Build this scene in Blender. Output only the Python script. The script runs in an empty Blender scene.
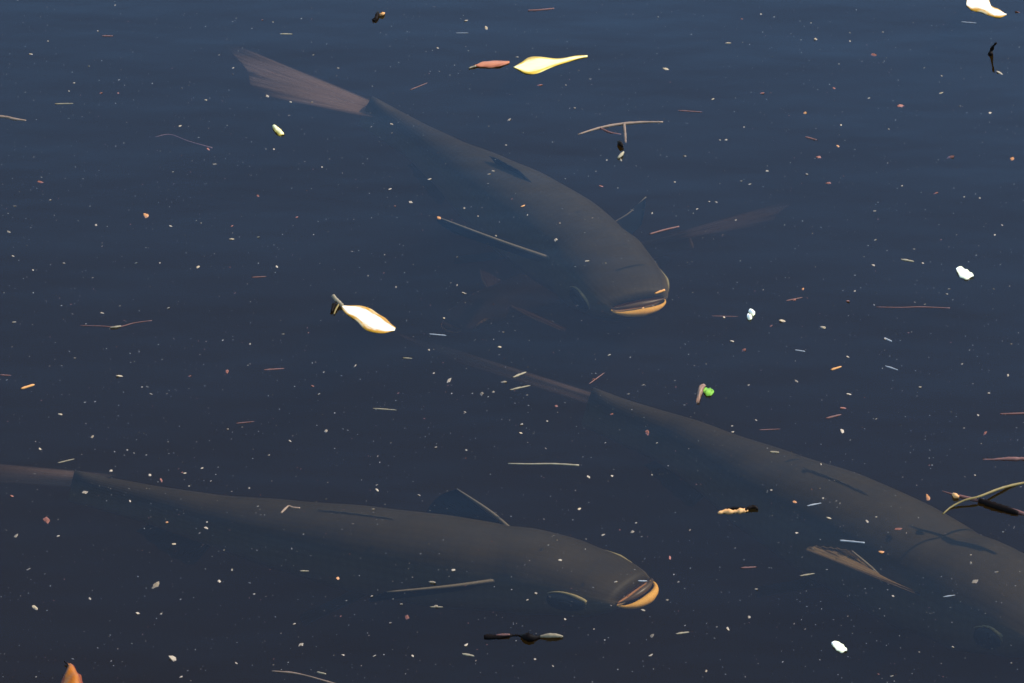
import bpy, bmesh, math, random
from mathutils import Vector, Matrix, Quaternion

rng = random.Random(7)
scene = bpy.context.scene
COL = scene.collection

# ---------------------------------------------------------------- camera
PITCH = math.radians(32.0)      # the camera looks down on the pond at this angle
DIST = 4.0                      # metres from the lens to the middle of the picture
WIDTH = 1.10                    # metres of water across the frame at that distance
cam_data = bpy.data.cameras.new('camera')
cam_data.sensor_width = 36.0
cam_data.lens = 36.0 * DIST / WIDTH
cam_data.clip_start = 0.05
cam_data.clip_end = 500.0
cam = bpy.data.objects.new('camera', cam_data)
COL.objects.link(cam)
cam.location = (0.0, -DIST * math.cos(PITCH), DIST * math.sin(PITCH))
cam.rotation_euler = (math.pi / 2 - PITCH, 0.0, 0.0)
scene.camera = cam

# ---------------------------------------------------------------- sky and sun
SUN_EL = math.radians(47.0)
SUN_AZ = math.radians(74.0)     # clockwise from +Y: behind the fish and to the right
world = bpy.data.worlds.new('World')
scene.world = world
world.use_nodes = True
wn = world.node_tree
wn.nodes.clear()
sky = wn.nodes.new('ShaderNodeTexSky')
sky.sky_type = 'NISHITA'
sky.sun_disc = False
sky.sun_elevation = SUN_EL
sky.sun_rotation = SUN_AZ
sky.air_density = 1.0
sky.dust_density = 0.2
sky.ozone_density = 3.0
bg = wn.nodes.new('ShaderNodeBackground')
bg.inputs['Strength'].default_value = 0.15
wo = wn.nodes.new('ShaderNodeOutputWorld')
wn.links.new(sky.outputs[0], bg.inputs['Color'])
wn.links.new(bg.outputs[0], wo.inputs['Surface'])

sun_data = bpy.data.lights.new('sun', 'SUN')
sun_data.energy = 3.0
sun_data.angle = math.radians(0.5)
sun_data.color = (1.0, 0.93, 0.82)
sun = bpy.data.objects.new('sun', sun_data)
COL.objects.link(sun)
sdir = Vector((math.sin(SUN_AZ) * math.cos(SUN_EL), math.cos(SUN_AZ) * math.cos(SUN_EL), math.sin(SUN_EL)))
sun.rotation_euler = sdir.to_track_quat('Z', 'Y').to_euler()
sun.location = sdir * 20

scene.view_settings.view_transform = 'Standard'
scene.view_settings.look = 'None'
scene.view_settings.exposure = 1.08
scene.view_settings.gamma = 1.0
scene.render.engine = 'CYCLES'
scene.cycles.volume_bounces = 0
scene.cycles.max_bounces = 8
scene.cycles.transparent_max_bounces = 12
scene.cycles.use_denoising = True

# ---------------------------------------------------------------- helpers
CAMPOS = Vector(cam.location)
FWD = Vector((0, math.cos(PITCH), -math.sin(PITCH)))
UPV = Vector((0, math.sin(PITCH), math.cos(PITCH)))
FPX = 1024.0 * DIST / WIDTH

def at(x, y, z=0.0):
    """point on the level plane at height z that stands at this spot of the survey picture"""
    d = FWD * FPX + Vector((1, 0, 0)) * (x - 512.0) + UPV * (341.5 - y)
    k = (z - CAMPOS.z) / d.z
    return CAMPOS + d * k

def tag(o, label=None, cat=None, group=None, kind=None):
    if label: o['label'] = label
    if cat: o['category'] = cat
    if group: o['group'] = group
    if kind: o['kind'] = kind
    return o

def mesh_obj(name, verts, faces, mat, parent=None, smooth=True, uvs=None, origin=None):
    me = bpy.data.meshes.new(name)
    org = Vector(origin) if origin is not None else (Vector(parent.location) if parent and parent.type == 'EMPTY' else Vector((0, 0, 0)))
    sub = org
    p = parent
    if p is not None:                     # children are stored in the frame of their thing
        root = p
        sub = Vector((0, 0, 0))
        while root is not None:
            sub = sub + Vector(root.location)
            root = root.parent
    me.from_pydata([tuple(Vector(v) - sub) for v in verts], [], faces)
    if uvs is not None:
        layer = me.uv_layers.new(name='UVMap')
        for poly in me.polygons:
            for li in poly.loop_indices:
                layer.data[li].uv = uvs[me.loops[li].vertex_index]
    me.materials.append(mat)
    if smooth:
        for poly in me.polygons: poly.use_smooth = True
    me.update()
    o = bpy.data.objects.new(name, me)
    COL.objects.link(o)
    if parent is not None:
        o.parent = parent
    else:
        o.location = sub
    return o

def empty(name, loc):
    o = bpy.data.objects.new(name, None)
    o.empty_display_size = 0.05
    COL.objects.link(o)
    o.location = loc
    return o

def catmull(pts, n):
    pts = [Vector(p) for p in pts]
    P = [pts[0] * 2 - pts[1]] + pts + [pts[-1] * 2 - pts[-2]]
    dense = []
    for i in range(1, len(P) - 2):
        for k in range(24):
            t = k / 24.0
            a, b, c, d = P[i - 1], P[i], P[i + 1], P[i + 2]
            dense.append(0.5 * ((2 * b) + (c - a) * t + (2 * a - 5 * b + 4 * c - d) * t * t + (3 * b - a - 3 * c + d) * t ** 3))
    dense.append(pts[-1])
    acc = [0.0]
    for i in range(1, len(dense)): acc.append(acc[-1] + (dense[i] - dense[i - 1]).length)
    out = []
    j = 0
    for k in range(n):
        s = acc[-1] * k / (n - 1)
        while j < len(acc) - 2 and acc[j + 1] < s: j += 1
        f = (s - acc[j]) / max(1e-9, acc[j + 1] - acc[j])
        out.append(dense[j].lerp(dense[j + 1], min(1, max(0, f))))
    return out, acc[-1]

def interp(tab, t):
    for i in range(len(tab) - 1):
        a, b = tab[i], tab[i + 1]
        if t <= b[0]:
            f = (t - a[0]) / (b[0] - a[0])
            f = f * f * (3 - 2 * f) * 0.35 + f * 0.65
            return tuple(a[k] + (b[k] - a[k]) * f for k in range(1, len(a)))
    return tab[-1][1:]

def tube(points, radii, seg=7, n=16, jitter=0.0, seed=1):
    r = random.Random(seed)
    c, L = catmull(points, n)
    V, F = [], []
    for i, p in enumerate(c):
        t = i / (n - 1)
        k = t * (len(radii) - 1)
        j = min(int(k), len(radii) - 2)
        rad = radii[j] + (radii[j + 1] - radii[j]) * (k - j)
        tan = (c[min(i + 1, n - 1)] - c[max(i - 1, 0)]).normalized()
        side = tan.cross(Vector((0, 0, 1)))
        if side.length < 1e-4: side = tan.cross(Vector((0, 1, 0)))
        side.normalize()
        up = side.cross(tan).normalized()
        rad *= 1 + jitter * r.uniform(-1, 1)
        for s in range(seg):
            a = 2 * math.pi * s / seg
            V.append(p + (side * math.cos(a) + up * math.sin(a)) * rad * (1 + 0.5 * jitter * r.uniform(-1, 1)))
    for i in range(n - 1):
        for s in range(seg):
            F.append((i * seg + s, i * seg + (s + 1) % seg, (i + 1) * seg + (s + 1) % seg, (i + 1) * seg + s))
    F.append(tuple(reversed(range(seg))))
    F.append(tuple((n - 1) * seg + s for s in range(seg)))
    return V, F

# ---------------------------------------------------------------- materials
def new_mat(name):
    m = bpy.data.materials.new(name)
    m.use_nodes = True
    nt = m.node_tree
    return m, nt, nt.nodes, nt.links, nt.nodes.get('Principled BSDF')

def flake_mat(name, c0, c1, rough=0.6, scale=300.0, spec=0.3, trans=0.0):
    m, nt, N, Lk, b = new_mat(name)
    tc = N.new('ShaderNodeTexCoord')
    no = N.new('ShaderNodeTexNoise'); no.inputs['Scale'].default_value = scale; no.inputs['Detail'].default_value = 4
    oi = N.new('ShaderNodeObjectInfo')
    add = N.new('ShaderNodeMath'); add.operation = 'MULTIPLY_ADD'
    add.inputs[1].default_value = 0.7
    Lk.new(oi.outputs['Random'], add.inputs[0])
    sc = N.new('ShaderNodeMath'); sc.operation = 'MULTIPLY_ADD'; sc.inputs[1].default_value = 1.2; sc.inputs[2].default_value = -0.45
    Lk.new(tc.outputs['Object'], no.inputs['Vector'])
    Lk.new(no.outputs['Fac'], sc.inputs[0]); Lk.new(sc.outputs[0], add.inputs[2])
    mix = N.new('ShaderNodeMix'); mix.data_type = 'RGBA'
    mix.inputs[6].default_value = (*c0, 1); mix.inputs[7].default_value = (*c1, 1)
    Lk.new(add.outputs[0], mix.inputs[0])
    Lk.new(mix.outputs[2], b.inputs['Base Color'])
    b.inputs['Roughness'].default_value = rough
    b.inputs['Specular IOR Level'].default_value = spec
    return m

def leaf_mat(name, mid, edge, spot, rough=0.5, edge_w=0.56):
    """u runs along the leaf, v across it; veins, blotches and a browned rim belong to the leaf"""
    m, nt, N, Lk, b = new_mat(name)
    uv = N.new('ShaderNodeUVMap')
    sep = N.new('ShaderNodeSeparateXYZ'); Lk.new(uv.outputs[0], sep.inputs[0])
    v2 = N.new('ShaderNodeMath'); v2.operation = 'MULTIPLY_ADD'; v2.inputs[1].default_value = 2; v2.inputs[2].default_value = -1
    Lk.new(sep.outputs['Y'], v2.inputs[0])
    av = N.new('ShaderNodeMath'); av.operation = 'ABSOLUTE'; Lk.new(v2.outputs[0], av.inputs[0])
    no = N.new('ShaderNodeTexNoise'); no.inputs['Scale'].default_value = 7; no.inputs['Detail'].default_value = 5
    Lk.new(uv.outputs[0], no.inputs['Vector'])
    ad = N.new('ShaderNodeMath'); ad.operation = 'MULTIPLY_ADD'; ad.inputs[1].default_value = 0.5
    Lk.new(no.outputs['Fac'], ad.inputs[0]); Lk.new(av.outputs[0], ad.inputs[2])
    ramp = N.new('ShaderNodeMapRange'); ramp.interpolation_type = 'SMOOTHSTEP'
    ramp.inputs['From Min'].default_value = edge_w + 0.2; ramp.inputs['From Max'].default_value = edge_w + 0.52
    Lk.new(ad.outputs[0], ramp.inputs['Value'])
    mix = N.new('ShaderNodeMix'); mix.data_type = 'RGBA'
    mix.inputs[6].default_value = (*mid, 1); mix.inputs[7].default_value = (*edge, 1)
    Lk.new(ramp.outputs[0], mix.inputs[0])
    # blotches
    n2 = N.new('ShaderNodeTexNoise'); n2.inputs['Scale'].default_value = 3.2; n2.inputs['Detail'].default_value = 6
    Lk.new(uv.outputs[0], n2.inputs['Vector'])
    r2 = N.new('ShaderNodeMapRange'); r2.inputs['From Min'].default_value = 0.52; r2.inputs['From Max'].default_value = 0.72
    r2.inputs['To Max'].default_value = 0.7
    Lk.new(n2.outputs['Fac'], r2.inputs['Value'])
    mix2 = N.new('ShaderNodeMix'); mix2.data_type = 'RGBA'; mix2.inputs[7].default_value = (*spot, 1)
    Lk.new(r2.outputs[0], mix2.inputs[0]); Lk.new(mix.outputs[2], mix2.inputs[6])
    Lk.new(mix2.outputs[2], b.inputs['Base Color'])
    wv = N.new('ShaderNodeTexWave'); wv.inputs['Scale'].default_value = 4.0; wv.inputs['Distortion'].default_value = 1.5
    mp = N.new('ShaderNodeMapping'); mp.inputs['Rotation'].default_value = (0, 0, 0.5)
    Lk.new(uv.outputs[0], mp.inputs['Vector']); Lk.new(mp.outputs[0], wv.inputs['Vector'])
    bp = N.new('ShaderNodeBump'); bp.inputs['Strength'].default_value = 0.06; bp.inputs['Distance'].default_value = 0.001
    Lk.new(wv.outputs['Fac'], bp.inputs['Height']); Lk.new(bp.outputs[0], b.inputs['Normal'])
    b.inputs['Roughness'].default_value = rough
    b.inputs['Specular IOR Level'].default_value = 0.15
    return m

def skin_mat():
    m, nt, N, Lk, b = new_mat('carp_skin')
    uv = N.new('ShaderNodeUVMap')
    sep = N.new('ShaderNodeSeparateXYZ'); Lk.new(uv.outputs[0], sep.inputs[0])
    # back to belly
    rp = N.new('ShaderNodeMapRange'); rp.inputs['From Min'].default_value = 0.15; rp.inputs['From Max'].default_value = 0.80
    rp.inputs['To Min'].default_value = 1.0; rp.inputs['To Max'].default_value = 0.0
    Lk.new(sep.outputs['Y'], rp.inputs['Value'])
    tc = N.new('ShaderNodeTexCoord')
    no = N.new('ShaderNodeTexNoise'); no.inputs['Scale'].default_value = 22; no.inputs['Detail'].default_value = 7; no.inputs['Roughness'].default_value = 0.65
    Lk.new(tc.outputs['Object'], no.inputs['Vector'])
    back = N.new('ShaderNodeMix'); back.data_type = 'RGBA'
    back.inputs[6].default_value = (0.013, 0.0088, 0.0028, 1); back.inputs[7].default_value = (0.046, 0.0305, 0.0090, 1)
    Lk.new(no.outputs['Fac'], back.inputs[0])
    mix = N.new('ShaderNodeMix'); mix.data_type = 'RGBA'
    mix.inputs[7].default_value = (0.21, 0.155, 0.080, 1)
    Lk.new(back.outputs[2], mix.inputs[6]); Lk.new(rp.outputs[0], mix.inputs[0])
    # scales
    yy = N.new('ShaderNodeMath'); yy.operation = 'MULTIPLY_ADD'; yy.inputs[1].default_value = 2; yy.inputs[2].default_value = -1; yy.use_clamp = False
    Lk.new(sep.outputs['Y'], yy.inputs[0])
    asn = N.new('ShaderNodeMath'); asn.operation = 'ARCSINE'; Lk.new(yy.outputs[0], asn.inputs[0])
    cmb = N.new('ShaderNodeCombineXYZ'); Lk.new(sep.outputs['X'], cmb.inputs['X']); Lk.new(asn.outputs[0], cmb.inputs['Y'])
    mp = N.new('ShaderNodeMapping'); mp.inputs['Scale'].default_value = (62, 5.5, 1)
    Lk.new(cmb.outputs[0], mp.inputs['Vector'])
    vo = N.new('ShaderNodeTexVoronoi'); vo.inputs['Scale'].default_value = 1.0; vo.inputs['Randomness'].default_value = 0.25
    Lk.new(mp.outputs[0], vo.inputs['Vector'])
    dk = N.new('ShaderNodeMapRange'); dk.inputs['From Min'].default_value = 0.2; dk.inputs['From Max'].default_value = 0.75
    dk.inputs['To Min'].default_value = 1.0; dk.inputs['To Max'].default_value = 0.84
    Lk.new(vo.outputs['Distance'], dk.inputs['Value'])
    mul = N.new('ShaderNodeMix'); mul.data_type = 'RGBA'; mul.blend_type = 'MULTIPLY'; mul.inputs[0].default_value = 1.0
    Lk.new(mix.outputs[2], mul.inputs[6]); Lk.new(dk.outputs[0], mul.inputs[7])
    Lk.new(mul.outputs[2], b.inputs['Base Color'])
    bp = N.new('ShaderNodeBump'); bp.inputs['Strength'].default_value = 0.15; bp.inputs['Distance'].default_value = 0.002; bp.invert = True
    Lk.new(vo.outputs['Distance'], bp.inputs['Height']); Lk.new(bp.outputs[0], b.inputs['Normal'])
    b.inputs['Roughness'].default_value = 0.55
    b.inputs['Specular IOR Level'].default_value = 0.12
    return m

def fin_mat(name, c0, c1, translucent, clear=0.35):
    m, nt, N, Lk, b = new_mat(name)
    uv = N.new('ShaderNodeUVMap')
    wv = N.new('ShaderNodeTexWave'); wv.bands_direction = 'Y'; wv.inputs['Scale'].default_value = 4.5; wv.inputs['Distortion'].default_value = 0.4
    Lk.new(uv.outputs[0], wv.inputs['Vector'])
    mix = N.new('ShaderNodeMix'); mix.data_type = 'RGBA'
    mix.inputs[6].default_value = (*c0, 1); mix.inputs[7].default_value = (*c1, 1)
    Lk.new(wv.outputs['Fac'], mix.inputs[0])
    # scaly olive root running out into the membrane
    sr = N.new('ShaderNodeSeparateXYZ'); Lk.new(uv.outputs[0], sr.inputs[0])
    rr_ = N.new('ShaderNodeMapRange'); rr_.interpolation_type = 'SMOOTHSTEP'; rr_.inputs['From Min'].default_value = 0.02; rr_.inputs['From Max'].default_value = 0.25
    Lk.new(sr.outputs['X'], rr_.inputs['Value'])
    rootmix = N.new('ShaderNodeMix'); rootmix.data_type = 'RGBA'; rootmix.inputs[6].default_value = (0.085, 0.054, 0.024, 1)
    Lk.new(rr_.outputs[0], rootmix.inputs[0]); Lk.new(mix.outputs[2], rootmix.inputs[7])
    mix = rootmix
    Lk.new(mix.outputs[2], b.inputs['Base Color'])
    b.inputs['Roughness'].default_value = 0.6; b.inputs['Specular IOR Level'].default_value = 0.1
    tr = N.new('ShaderNodeBsdfTranslucent'); Lk.new(mix.outputs[2], tr.inputs['Color'])
    ms = N.new('ShaderNodeMixShader'); ms.inputs[0].default_value = translucent
    sp = N.new('ShaderNodeSeparateXYZ'); Lk.new(uv.outputs[0], sp.inputs[0])
    mpp = N.new('ShaderNodeMapping'); mpp.inputs['Scale'].default_value = (1.6, 14, 1); Lk.new(uv.outputs[0], mpp.inputs['Vector'])
    ns = N.new('ShaderNodeTexNoise'); ns.inputs['Scale'].default_value = 1.0; ns.inputs['Detail'].default_value = 4; Lk.new(mpp.outputs[0], ns.inputs['Vector'])
    thin = N.new('ShaderNodeMath'); thin.operation = 'MULTIPLY_ADD'; thin.inputs[1].default_value = clear; Lk.new(sp.outputs['X'], thin.inputs[0])
    nz = N.new('ShaderNodeMath'); nz.operation = 'MULTIPLY_ADD'; nz.inputs[1].default_value = clear; Lk.new(ns.outputs['Fac'], nz.inputs[0])
    vv = N.new('ShaderNodeMath'); vv.operation = 'MULTIPLY_ADD'; vv.inputs[1].default_value = 2; vv.inputs[2].default_value = -1; Lk.new(sp.outputs['Y'], vv.inputs[0])
    va = N.new('ShaderNodeMath'); va.operation = 'ABSOLUTE'; Lk.new(vv.outputs[0], va.inputs[0])
    vp = N.new('ShaderNodeMath'); vp.operation = 'POWER'; vp.inputs[1].default_value = 5; Lk.new(va.outputs[0], vp.inputs[0])
    ve = N.new('ShaderNodeMath'); ve.operation = 'MULTIPLY_ADD'; ve.inputs[1].default_value = clear * 0.9; ve.inputs[2].default_value = -0.35 * clear; Lk.new(vp.outputs[0], ve.inputs[0])
    Lk.new(ve.outputs[0], nz.inputs[2])
    Lk.new(nz.outputs[0], thin.inputs[2]); thin.use_clamp = True
    tp_ = N.new('ShaderNodeBsdfTransparent')
    m2 = N.new('ShaderNodeMixShader'); Lk.new(thin.outputs[0], m2.inputs[0])
    out = N.get('Material Output')
    Lk.new(b.outputs[0], ms.inputs[1]); Lk.new(tr.outputs[0], ms.inputs[2])
    Lk.new(ms.outputs[0], m2.inputs[1]); Lk.new(tp_.outputs[0], m2.inputs[2]); Lk.new(m2.outputs[0], out.inputs['Surface'])
    return m

M = {}
M['skin'] = skin_mat()
M['tailfin'] = fin_mat('carp_tail_fin', (0.30, 0.195, 0.145), (0.34, 0.220, 0.165), 0.45, 0.8)
M['darkfin'] = fin_mat('carp_dark_fin', (0.005, 0.005, 0.005), (0.010, 0.010, 0.009), 0.1, 0.05)
M['brownfin'] = fin_mat('carp_brown_fin', (0.17, 0.11, 0.05), (0.28, 0.18, 0.08), 0.4)
M['olivefin'] = fin_mat('carp_olive_fin', (0.06, 0.05, 0.033), (0.10, 0.085, 0.055), 0.1)
M['ray'] = flake_mat('carp_fin_ray', (0.13, 0.10, 0.06), (0.18, 0.14, 0.085))
M['lip'] = flake_mat('carp_orange_lip', (0.66, 0.30, 0.045), (0.86, 0.46, 0.08), rough=0.7, scale=60)
M['upperlip'] = flake_mat('carp_tan_lip', (0.07, 0.040, 0.014), (0.11, 0.060, 0.02), rough=0.4, scale=60)
M['mouth'] = flake_mat('carp_mouth_lining', (0.30, 0.13, 0.04), (0.38, 0.17, 0.06), scale=60)
M['eye'] = flake_mat('carp_eye', (0.012, 0.016, 0.02), (0.02, 0.026, 0.03), rough=0.25)
M['pupil'] = flake_mat('carp_pupil', (0.004, 0.004, 0.004), (0.008, 0.008, 0.008), rough=0.15)
M['eyerim'] = flake_mat('carp_eye_rim', (0.24, 0.20, 0.08), (0.34, 0.27, 0.12))

# ---------------------------------------------------------------- setting: bed and water
def plane_obj(name, half, z, mat):
    return mesh_obj(name, [(-half, -half, z), (half, -half, z), (half, half, z), (-half, half, z)], [(0, 1, 2, 3)], mat, smooth=False)

bedm, nt, N, Lk, b = new_mat('pond_mud')
tc = N.new('ShaderNodeTexCoord')
no = N.new('ShaderNodeTexNoise'); no.inputs['Scale'].default_value = 3; no.inputs['Detail'].default_value = 8
Lk.new(tc.outputs['Object'], no.inputs['Vector'])
mx = N.new('ShaderNodeMix'); mx.data_type = 'RGBA'
mx.inputs[6].default_value = (0.035, 0.027, 0.018, 1); mx.inputs[7].default_value = (0.08, 0.062, 0.04, 1)
Lk.new(no.outputs['Fac'], mx.inputs[0]); Lk.new(mx.outputs[2], b.inputs['Base Color'])
b.inputs['Roughness'].default_value = 0.95
bed = plane_obj('pond_bed', 62.0, -1.42, bedm)
tag(bed, 'dark brown mud bed under the pond water', kind='structure')

wm = bpy.data.materials.new('pond_water')
wm.use_nodes = True
nt = wm.node_tree; N = nt.nodes; Lk = nt.links; N.clear()
out = N.new('ShaderNodeOutputMaterial')
tc = N.new('ShaderNodeTexCoord')
mp = N.new('ShaderNodeMapping'); mp.inputs['Scale'].default_value = (1.0, 2.2, 1.0); mp.inputs['Rotation'].default_value = (0, 0, 0.25)
Lk.new(tc.outputs['Object'], mp.inputs['Vector'])
n1 = N.new('ShaderNodeTexNoise'); n1.inputs['Scale'].default_value = 2.6; n1.inputs['Detail'].default_value = 3; n1.inputs['Roughness'].default_value = 0.45
Lk.new(mp.outputs[0], n1.inputs['Vector'])
n2 = N.new('ShaderNodeTexNoise'); n2.inputs['Scale'].default_value = 26; n2.inputs['Detail'].default_value = 3
Lk.new(mp.outputs[0], n2.inputs['Vector'])
b1 = N.new('ShaderNodeBump'); b1.inputs['Strength'].default_value = 1.0; b1.inputs['Distance'].default_value = 0.003
Lk.new(n1.outputs['Fac'], b1.inputs['Height'])
b2 = N.new('ShaderNodeBump'); b2.inputs['Strength'].default_value = 1.0; b2.inputs['Distance'].default_value = 0.00010
Lk.new(n2.outputs['Fac'], b2.inputs['Height']); Lk.new(b1.outputs[0], b2.inputs['Normal'])
# reflectance of water from either side (no total reflection: the sheet does not bend the rays it lets through)
geo = N.new('ShaderNodeNewGeometry')
dot = N.new('ShaderNodeVectorMath'); dot.operation = 'DOT_PRODUCT'
Lk.new(geo.outputs['Incoming'], dot.inputs[0]); Lk.new(b2.outputs[0], dot.inputs[1])
ab_ = N.new('ShaderNodeMath'); ab_.operation = 'ABSOLUTE'; Lk.new(dot.outputs['Value'], ab_.inputs[0])
om = N.new('ShaderNodeMath'); om.operation = 'SUBTRACT'; om.use_clamp = True; om.inputs[0].default_value = 1.0; Lk.new(ab_.outputs[0], om.inputs[1])
pw = N.new('ShaderNodeMath'); pw.operation = 'POWER'; pw.inputs[1].default_value = 4.5; Lk.new(om.outputs[0], pw.inputs[0])
fr = N.new('ShaderNodeMath'); fr.operation = 'MULTIPLY_ADD'; fr.inputs[1].default_value = 0.98; fr.inputs[2].default_value = 0.02
Lk.new(pw.outputs[0], fr.inputs[0])
gl = N.new('ShaderNodeBsdfGlossy'); gl.inputs['Roughness'].default_value = 0.05; gl.inputs['Color'].default_value = (0.63, 0.90, 1.0, 1)
Lk.new(b2.outputs[0], gl.inputs['Normal'])
tr = N.new('ShaderNodeBsdfTransparent')
ms = N.new('ShaderNodeMixShader')
Lk.new(fr.outputs[0], ms.inputs[0]); Lk.new(tr.outputs[0], ms.inputs[1]); Lk.new(gl.outputs[0], ms.inputs[2])
Lk.new(ms.outputs[0], out.inputs['Surface'])
# brown, slightly turbid water: homogeneous absorption and scattering
ab = N.new('ShaderNodeVolumeAbsorption'); ab.inputs['Color'].default_value = (0.42, 0.30, 0.05, 1); ab.inputs['Density'].default_value = 5.4
vs = N.new('ShaderNodeVolumeScatter'); vs.inputs['Color'].default_value = (1.0, 0.62, 0.20, 1); vs.inputs['Density'].default_value = 0.16
vs.inputs['Anisotropy'].default_value = 0.0
ad = N.new('ShaderNodeAddShader')
Lk.new(ab.outputs[0], ad.inputs[0]); Lk.new(vs.outputs[0], ad.inputs[1]); Lk.new(ad.outputs[0], out.inputs['Volume'])
wm.cycles.homogeneous_volume = True
h = 60.0; zb = -1.40
water = mesh_obj('water', [(-h, -h, zb), (h, -h, zb), (h, h, zb), (-h, h, zb), (-h, -h, 0), (h, -h, 0), (h, h, 0), (-h, h, 0)],
                 [(0, 3, 2, 1), (4, 5, 6, 7), (0, 1, 5, 4), (1, 2, 6, 5), (2, 3, 7, 6), (3, 0, 4, 7)], wm, smooth=False)
tag(water, 'dark blue murky pond water with a calm surface', kind='structure')

# ---------------------------------------------------------------- carp
PROFILE = [  # t, half width, height above, depth below (fractions of body length)
    (0.00, 0.050, 0.007, 0.009), (0.025, 0.066, 0.024, 0.034), (0.07, 0.078, 0.040, 0.054), (0.14, 0.083, 0.058, 0.066),
    (0.22, 0.083, 0.068, 0.078), (0.34, 0.086, 0.075, 0.086), (0.48, 0.080, 0.072, 0.082), (0.62, 0.064, 0.060, 0.066),
    (0.76, 0.042, 0.046, 0.048), (0.88, 0.026, 0.038, 0.038), (0.96, 0.019, 0.034, 0.036), (1.00, 0.012, 0.034, 0.038)]

def fin_blade(name, base, tip, mat, parent, nray=12, ncol=8, thick=0.0012, corr=0.0012, sag=None):
    """web between a base curve and a tip curve (lists of points), corrugated by its rays"""
    b_, _ = catmull(base, nray); t_, _ = catmull(tip, nray)
    V, F, UV = [], [], []
    nrm = (b_[-1] - b_[0]).cross(t_[nray // 2] - b_[nray // 2]).normalized()
    for side in (1, -1):
        for i in range(nray):
            for j in range(ncol):
                s = j / (ncol - 1)
                p = b_[i].lerp(t_[i], s)
                if sag is not None: p = p + sag * math.sin(math.pi * s)
                th = thick * (1 - 0.75 * s)
                p = p + nrm * (side * th + corr * (1 if i % 2 else -1) * (0.3 + s))
                V.append(p); UV.append((s, i / (nray - 1)))
    o2 = nray * ncol
    for i in range(nray - 1):
        for j in range(ncol - 1):
            a = i * ncol + j
            F.append((a, a + 1, a + ncol + 1, a + ncol))
            F.append((o2 + a, o2 + a + ncol, o2 + a + ncol + 1, o2 + a + 1))
    for i in range(nray - 1):
        for j in (0, ncol - 1):
            a = i * ncol + j; c = a + ncol
            F.append((a, c, o2 + c, o2 + a) if j else (c, a, o2 + a, o2 + c))
    for j in range(ncol - 1):
        for i in (0, nray - 1):
            a = i * ncol + j; c = a + 1
            F.append((c, a, o2 + a, o2 + c) if i else (a, c, o2 + c, o2 + a))
    return mesh_obj(name, V, F, mat, parent, uvs=UV)

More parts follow.
